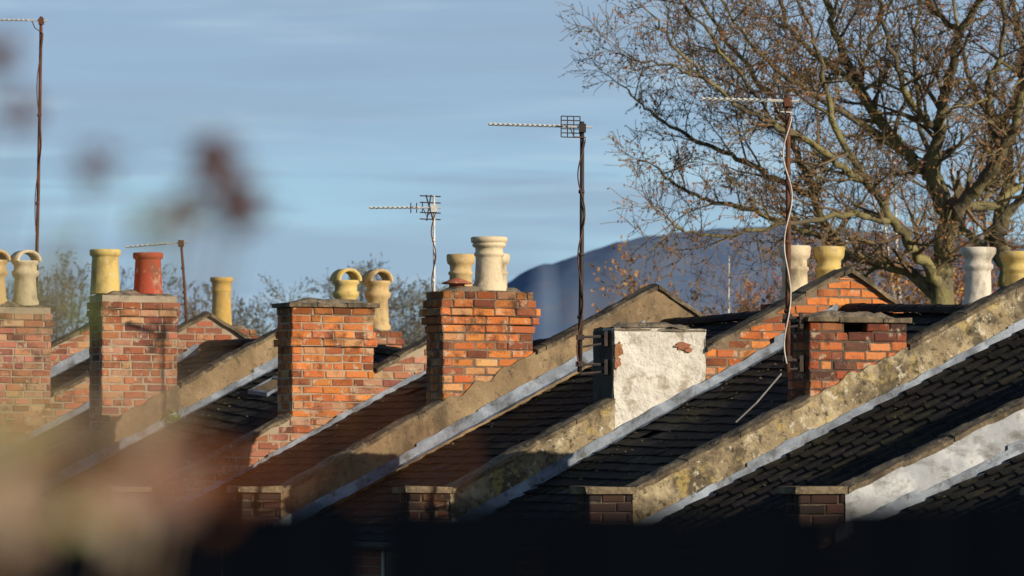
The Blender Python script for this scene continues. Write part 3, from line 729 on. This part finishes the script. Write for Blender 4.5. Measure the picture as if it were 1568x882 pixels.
for (bt, D, h, white) in ((.079, 135, 15.0, 1), (.0833, 138, 14.2, 1), (.0805, 133, 13.5, 1), (.0500, 140, 12.0, 1), (.0420, 137, 11.4, 1), (.0700, 142, 12.5, 0), (.0610, 139, 12.2, 1), (.0995, 140, 13.8, 0), (.0920, 133, 12.6, 0)):
    mk, mt, mb = MB(), MB(), MB()
    simple_tree(mk, mt, mb, (0, 0, 0), h, .14, (.70, .66, .60) if white else (.12, .09, .07), (.21, .15, .11), (.38, .17, .08), .5, .28, 20, (5, 5, 4), 2)
    e = empty('birch_tree' if white else 'background_tree', Matrix.Translation((bt * D, D, 0)))
    mk.obj('trunk', M['twig'], e, True); mt.obj('branches', M['twig'], e); mb.obj('dry_leaves', M['bud'], e)
mk, mt, mb = MB(), MB(), MB()
for k in range(32):
    bt = U(.025, .104); D = U(120, 160)
    ht = U(9.2, 12.2) if bt > .036 else U(8.6, 10.6)
    simple_tree(mk, mt, mb, (bt * D, D, 0), ht, .09, (.14, .09, .06), (.18, .11, .07), random.choice([(.50, .20, .07), (.40, .15, .07), (.46, .25, .09), (.26, .18, .10)]), .9, .28, 16, (6, 5, 4), 2, 1.8)
e = empty('russet_scrub'); mk.obj('stems', M['twig'], e); mt.obj('branches', M['twig'], e); mb.obj('dry_leaves', M['bud'], e)
mk, mt, mb = MB(), MB(), MB(); random.seed(5)
for k in range(50):
    D = U(210, 260); b_ = U(-.115, .0) if k < 41 else U(-.026, -.010)
    pxb = b_ * 7800 + 784
    hh = 745 - (442 + 22 * math.sin(pxb * .018 + 1.2) + U(-14, 18))
    if pxb < 170: hh += 22
    h = hh * D / 7800 + 5.2
    simple_tree(mk, mt, mb, (b_ * D, D, 0), h, .16, (.10, .09, .08), (.15, .135, .12), random.choice([(.17, .165, .10), (.19, .155, .11), (.15, .155, .11)]), .7, .26, 20, (6, 5, 4), 2, 2.1)
e = empty('distant_trees'); mk.obj('trunks', M['twig'], e); mt.obj('branches', M['twig'], e); mb.obj('foliage', M['bud'], e)

# ------------------------------------------------------------------ hill, ground
mb = MB()
prof = [(-500, 20), (-300, 40), (-180, 65), (-100, 84), (-55, 100), (-38, 112), (-20, 121), (-5, 131), (8, 140), (18, 145), (24, 144), (36, 149), (50, 153), (64, 158), (90, 163), (130, 168), (180, 168), (300, 160), (520, 125), (900, 60), (1500, 20)]
def hp(x):
    for k in range(len(prof) - 1):
        a, b = prof[k], prof[k + 1]
        if a[0] <= x <= b[0]:
            t = (x - a[0]) / (b[0] - a[0]); return a[1] + (b[1] - a[1]) * t
    return 20
def hf(u, w):
    x = -500 + 2000 * u; y = 2500 + 1500 * w
    g = math.exp(-((w - .467) / .26) ** 2)
    return (x, y, hp(x) * g + nz(x, y, 0, .012) * 8 * g * (1 - g * .8) + nz(x, y, 0, .09) * 1.0)
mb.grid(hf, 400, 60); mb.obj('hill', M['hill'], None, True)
xs = [-5000, -2000, -800, -300, -120, -60, -30, -15, -6, 0, 6, 15, 30, 60, 120, 300, 800, 2000, 5000]
ys = [-60, -20, -6, 0, 4, 8, 12, 16, 20, 26, 32, 40, 60, 90, 140, 220, 400, 800, 1600, 3200, 7000]
mb = MB()
def gz(y):
    t = max(0, min(1, (y - 7) / 27)); return 3.55 * (1 - t * t * (3 - 2 * t))
vs = [(x, y, gz(y) - .002) for y in ys for x in xs]; nx = len(xs)
mb.add(vs, [(j * nx + i, j * nx + i + 1, (j + 1) * nx + i + 1, (j + 1) * nx + i) for j in range(len(ys) - 1) for i in range(nx - 1)])
mb.obj('ground', M['grass'])

# ------------------------------------------------------------------ foreground fence and shrub
random.seed(3)
e = empty('wooden_fence', Matrix.Translation((0, 5, 3.55))); mb = MB(); top = CAMZ - .020 - 3.55
edges = []
x = -.1415
while x > -3.5: x -= .149; edges.append(x)
x = -.128
while x < 3.5: edges.append(x); x += .149
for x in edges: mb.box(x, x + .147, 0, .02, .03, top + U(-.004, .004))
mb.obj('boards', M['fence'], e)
mb = MB(); mb.box(-3.6, 3.6, .022, .06, top - .45, top - .37); mb.box(-3.6, 3.6, .022, .06, .3, .38)
for xx in (-3.3, -1.2, .95, 3.1): mb.box(xx, xx + .1, .062, .16, 0, top - .05)
mb.obj('rails_and_posts', M['fence'], e)

KS = 1.5
e = empty('garden_shrub', Matrix.Translation((-.42 * KS, 2.0 * KS, 3.55))); mt = MB(); ml = MB(); Z0 = CAMZ - 3.55
def toL(x, y, z): return Vector(((x + .42) * KS, (y - 2.0) * KS, Z0 + z * KS))
def leaf(mb, p, s, col):
    s *= KS
    a = Vector((U(-1, 1), U(-.5, .5), U(-1, 1))).normalized(); b = a.cross(Vector((U(-.3, .3), 1, U(-.3, .3)))).normalized()
    q = []
    for k in range(8):
        an = 2 * math.pi * k / 8; q.append(p + a * s * math.cos(an) + b * s * .55 * math.sin(an) + Vector((0, .15 * s * math.cos(an * 2), 0)))
    mb.add(q, [tuple(range(8))], jitcol(col, .25))
def stem(a, b, r0, r1, bend=.05):
    a, b = Vector(a), Vector(b); n = 8
    pts = [a.lerp(b, k / n) + Vector((bend * math.sin(math.pi * k / n), 0, .3 * bend * math.sin(2 * math.pi * k / n))) for k in range(n + 1)]
    mt.tube(pts, [r0 + (r1 - r0) * k / n for k in range(n + 1)], 6, (.12, .08, .05)); return pts
for (x, z, s, n) in ((-.162, .136, .0055, 46), (-.131, .134, .0058, 50), (-.148, .162, .0065, 44), (-.142, .150, .0075, 40), (-.136, .140, .006, 30), (-.204, .157, .0050, 22), (-.240, .182, .0050, 24), (-.252, .214, .006, 28)):
    stem(toL(x - .10, 2.6, -1.08), toL(x * 1.08, 2.7, z * 1.08), .004, .0015, -.08)
    for k in range(n):
        leaf(ml, toL(x * 1.08 + random.gauss(0, s), 2.7 + random.gauss(0, s), z * 1.08 + random.gauss(0, s * .9)), .004, (.15, .065, .045))
for (x, z) in ((-.182, .126), (-.176, .120), (-.220, .112), (-.245, .095), (-.212, .085)):
    for k in range(5): leaf(ml, toL(x + random.gauss(0, .007), 2.5, z + random.gauss(0, .006)), .005, (.18, .22, .06))
for k in range(74):
    d = U(1.35, 1.9)
    if k < 50: f = -.107 + .040 * R() ** 1.3; z = (-.008 + .024 * R()) * d; sz = U(.005, .010)
    elif k < 60: f = U(-.072, -.045); z = (-.006 + .010 * R()) * d; sz = U(.003, .006)
    elif k < 68: f = U(-.042, -.012); z = (.002 + .014 * R()) * d; sz = U(.0022, .004)
    else: f = U(-.104, -.080); z = U(.018, .040) * d; sz = U(.003, .006)
    col = random.choice([(.66, .46, .32), (.58, .36, .22), (.66, .52, .38), (.30, .32, .12), (.42, .20, .08), (.24, .14, .09)]) if k < 50 else ((.42, .15, .05) if k < 68 else (.30, .26, .12))
    leaf(ml, toL(f * d, d, z), sz, col)
for k in range(10): stem(toL(-.40 + U(-.1, .1), 1.9, -1.08), toL(U(-.19, -.14), U(1.5, 1.8), U(-.02, .03)), .006, .0015, -.06)
mt.obj('stems', M['twig'], e); ml.obj('leaves', M['bud'], e)

# ------------------------------------------------------------------ light, sky
S = Vector((.75, -.60, .315)).normalized()
sd = bpy.data.lights.new('sun', 'SUN'); sd.energy = 5.0; sd.angle = math.radians(.5); sd.color = (1, .87, .68)
so = bpy.data.objects.new('sun', sd); scene.collection.objects.link(so)
so.rotation_euler = S.to_track_quat('Z', 'Y').to_euler(); so.location = (30, -20, 40)
w = bpy.data.worlds.new('World'); scene.world = w; w.use_nodes = True
nt = w.node_tree; N = nt.nodes; L = nt.links; N.clear()
out = N.new('ShaderNodeOutputWorld'); bg = N.new('ShaderNodeBackground'); bg.inputs['Strength'].default_value = .08
L.new(bg.outputs[0], out.inputs[0])
sk = N.new('ShaderNodeTexSky'); sk.sky_type = 'NISHITA'; sk.sun_disc = False
sk.sun_elevation = math.asin(S.z); sk.sun_rotation = math.atan2(S.x, S.y); sk.dust_density = .6; sk.ozone_density = 2
tc = N.new('ShaderNodeTexCoord'); sp = N.new('ShaderNodeSeparateXYZ'); L.new(tc.outputs['Generated'], sp.inputs[0])
rp = N.new('ShaderNodeValToRGB'); cr_ = rp.color_ramp
k = 1 / .08
def cc(r, g, b): return (r, g, b, 1)
cr_.elements[0].position = 0; cr_.elements[0].color = cc(.47, .66, .77)
cr_.elements[1].position = 1; cr_.elements[1].color = cc(.31, .45, .62)
for pos, c in ((.20, (.40, .62, .76)), (.43, (.37, .59, .745)), (.54, (.335, .51, .675)), (.78, (.325, .475, .65))):
    el = cr_.elements.new(pos); el.color = cc(*c)
mr = N.new('ShaderNodeMapRange'); mr.inputs['From Min'].default_value = 0.03; mr.inputs['From Max'].default_value = .10
L.new(sp.outputs[2], mr.inputs['Value']); L.new(mr.outputs[0], rp.inputs[0])
def cloud(scale, rot, lo, hi, amt, loc):
    mp = N.new('ShaderNodeMapping'); mp.inputs['Scale'].default_value = scale; mp.inputs['Rotation'].default_value = (0, math.radians(rot), 0)
    mp.inputs['Location'].default_value = loc
    L.new(tc.outputs['Generated'], mp.inputs['Vector'])
    no = N.new('ShaderNodeTexNoise'); no.inputs['Scale'].default_value = 1; no.inputs['Detail'].default_value = 5; no.inputs['Roughness'].default_value = .48
    no.inputs['Distortion'].default_value = .4
    L.new(mp.outputs[0], no.inputs['Vector'])
    nr = N.new('ShaderNodeMapRange'); nr.inputs['From Min'].default_value = lo; nr.inputs['From Max'].default_value = hi; nr.inputs['To Max'].default_value = amt; nr.interpolation_type = 'SMOOTHSTEP'
    L.new(no.outputs['Fac'], nr.inputs['Value']); return nr.outputs[0]
def mixc(fac, a, col):
    mx = N.new('ShaderNodeMix'); mx.data_type = 'RGBA'; L.new(fac, mx.inputs[0]); L.new(a, mx.inputs[6]); mx.inputs[7].default_value = (*col, 1); return mx.outputs[2]
c1_ = mixc(cloud((7, 3, 70), 2, .42, .62, .75, (0, 0, 3.1)), rp.outputs[0], (.31, .43, .57))
c2_ = mixc(cloud((12, 3, 105), 1, .49, .68, .55, (4, 0, 1.7)), c1_, (.48, .64, .755))
c3_ = mixc(cloud((16, 3, 150), -1, .52, .69, .5, (1, 5, 7.2)), c2_, (.285, .41, .56))
sc = N.new('ShaderNodeVectorMath'); sc.operation = 'SCALE'; sc.inputs['Scale'].default_value = k; L.new(c3_, sc.inputs[0])
br = N.new('ShaderNodeMapRange'); br.inputs['From Min'].default_value = .105; br.inputs['From Max'].default_value = .22; br.interpolation_type = 'SMOOTHSTEP'
L.new(sp.outputs[2], br.inputs['Value'])
m2 = N.new('ShaderNodeMix'); m2.data_type = 'RGBA'; L.new(br.outputs[0], m2.inputs[0]); L.new(sc.outputs[0], m2.inputs[6]); L.new(sk.outputs[0], m2.inputs[7])
L.new(m2.outputs[2], bg.inputs['Color'])

# ------------------------------------------------------------------ camera
cd = bpy.data.cameras.new('camera'); cam = bpy.data.objects.new('camera', cd); scene.collection.objects.link(cam)
cd.lens = 179; cd.sensor_width = 36; cd.clip_start = .1; cd.clip_end = 12000
cam.location = (0, 0, CAMZ); cam.rotation_euler = (math.radians(90) + math.atan(304 / 7800), 0, 0)
cd.dof.use_dof = True; cd.dof.focus_distance = 61; cd.dof.aperture_fstop = 4.6
scene.camera = cam
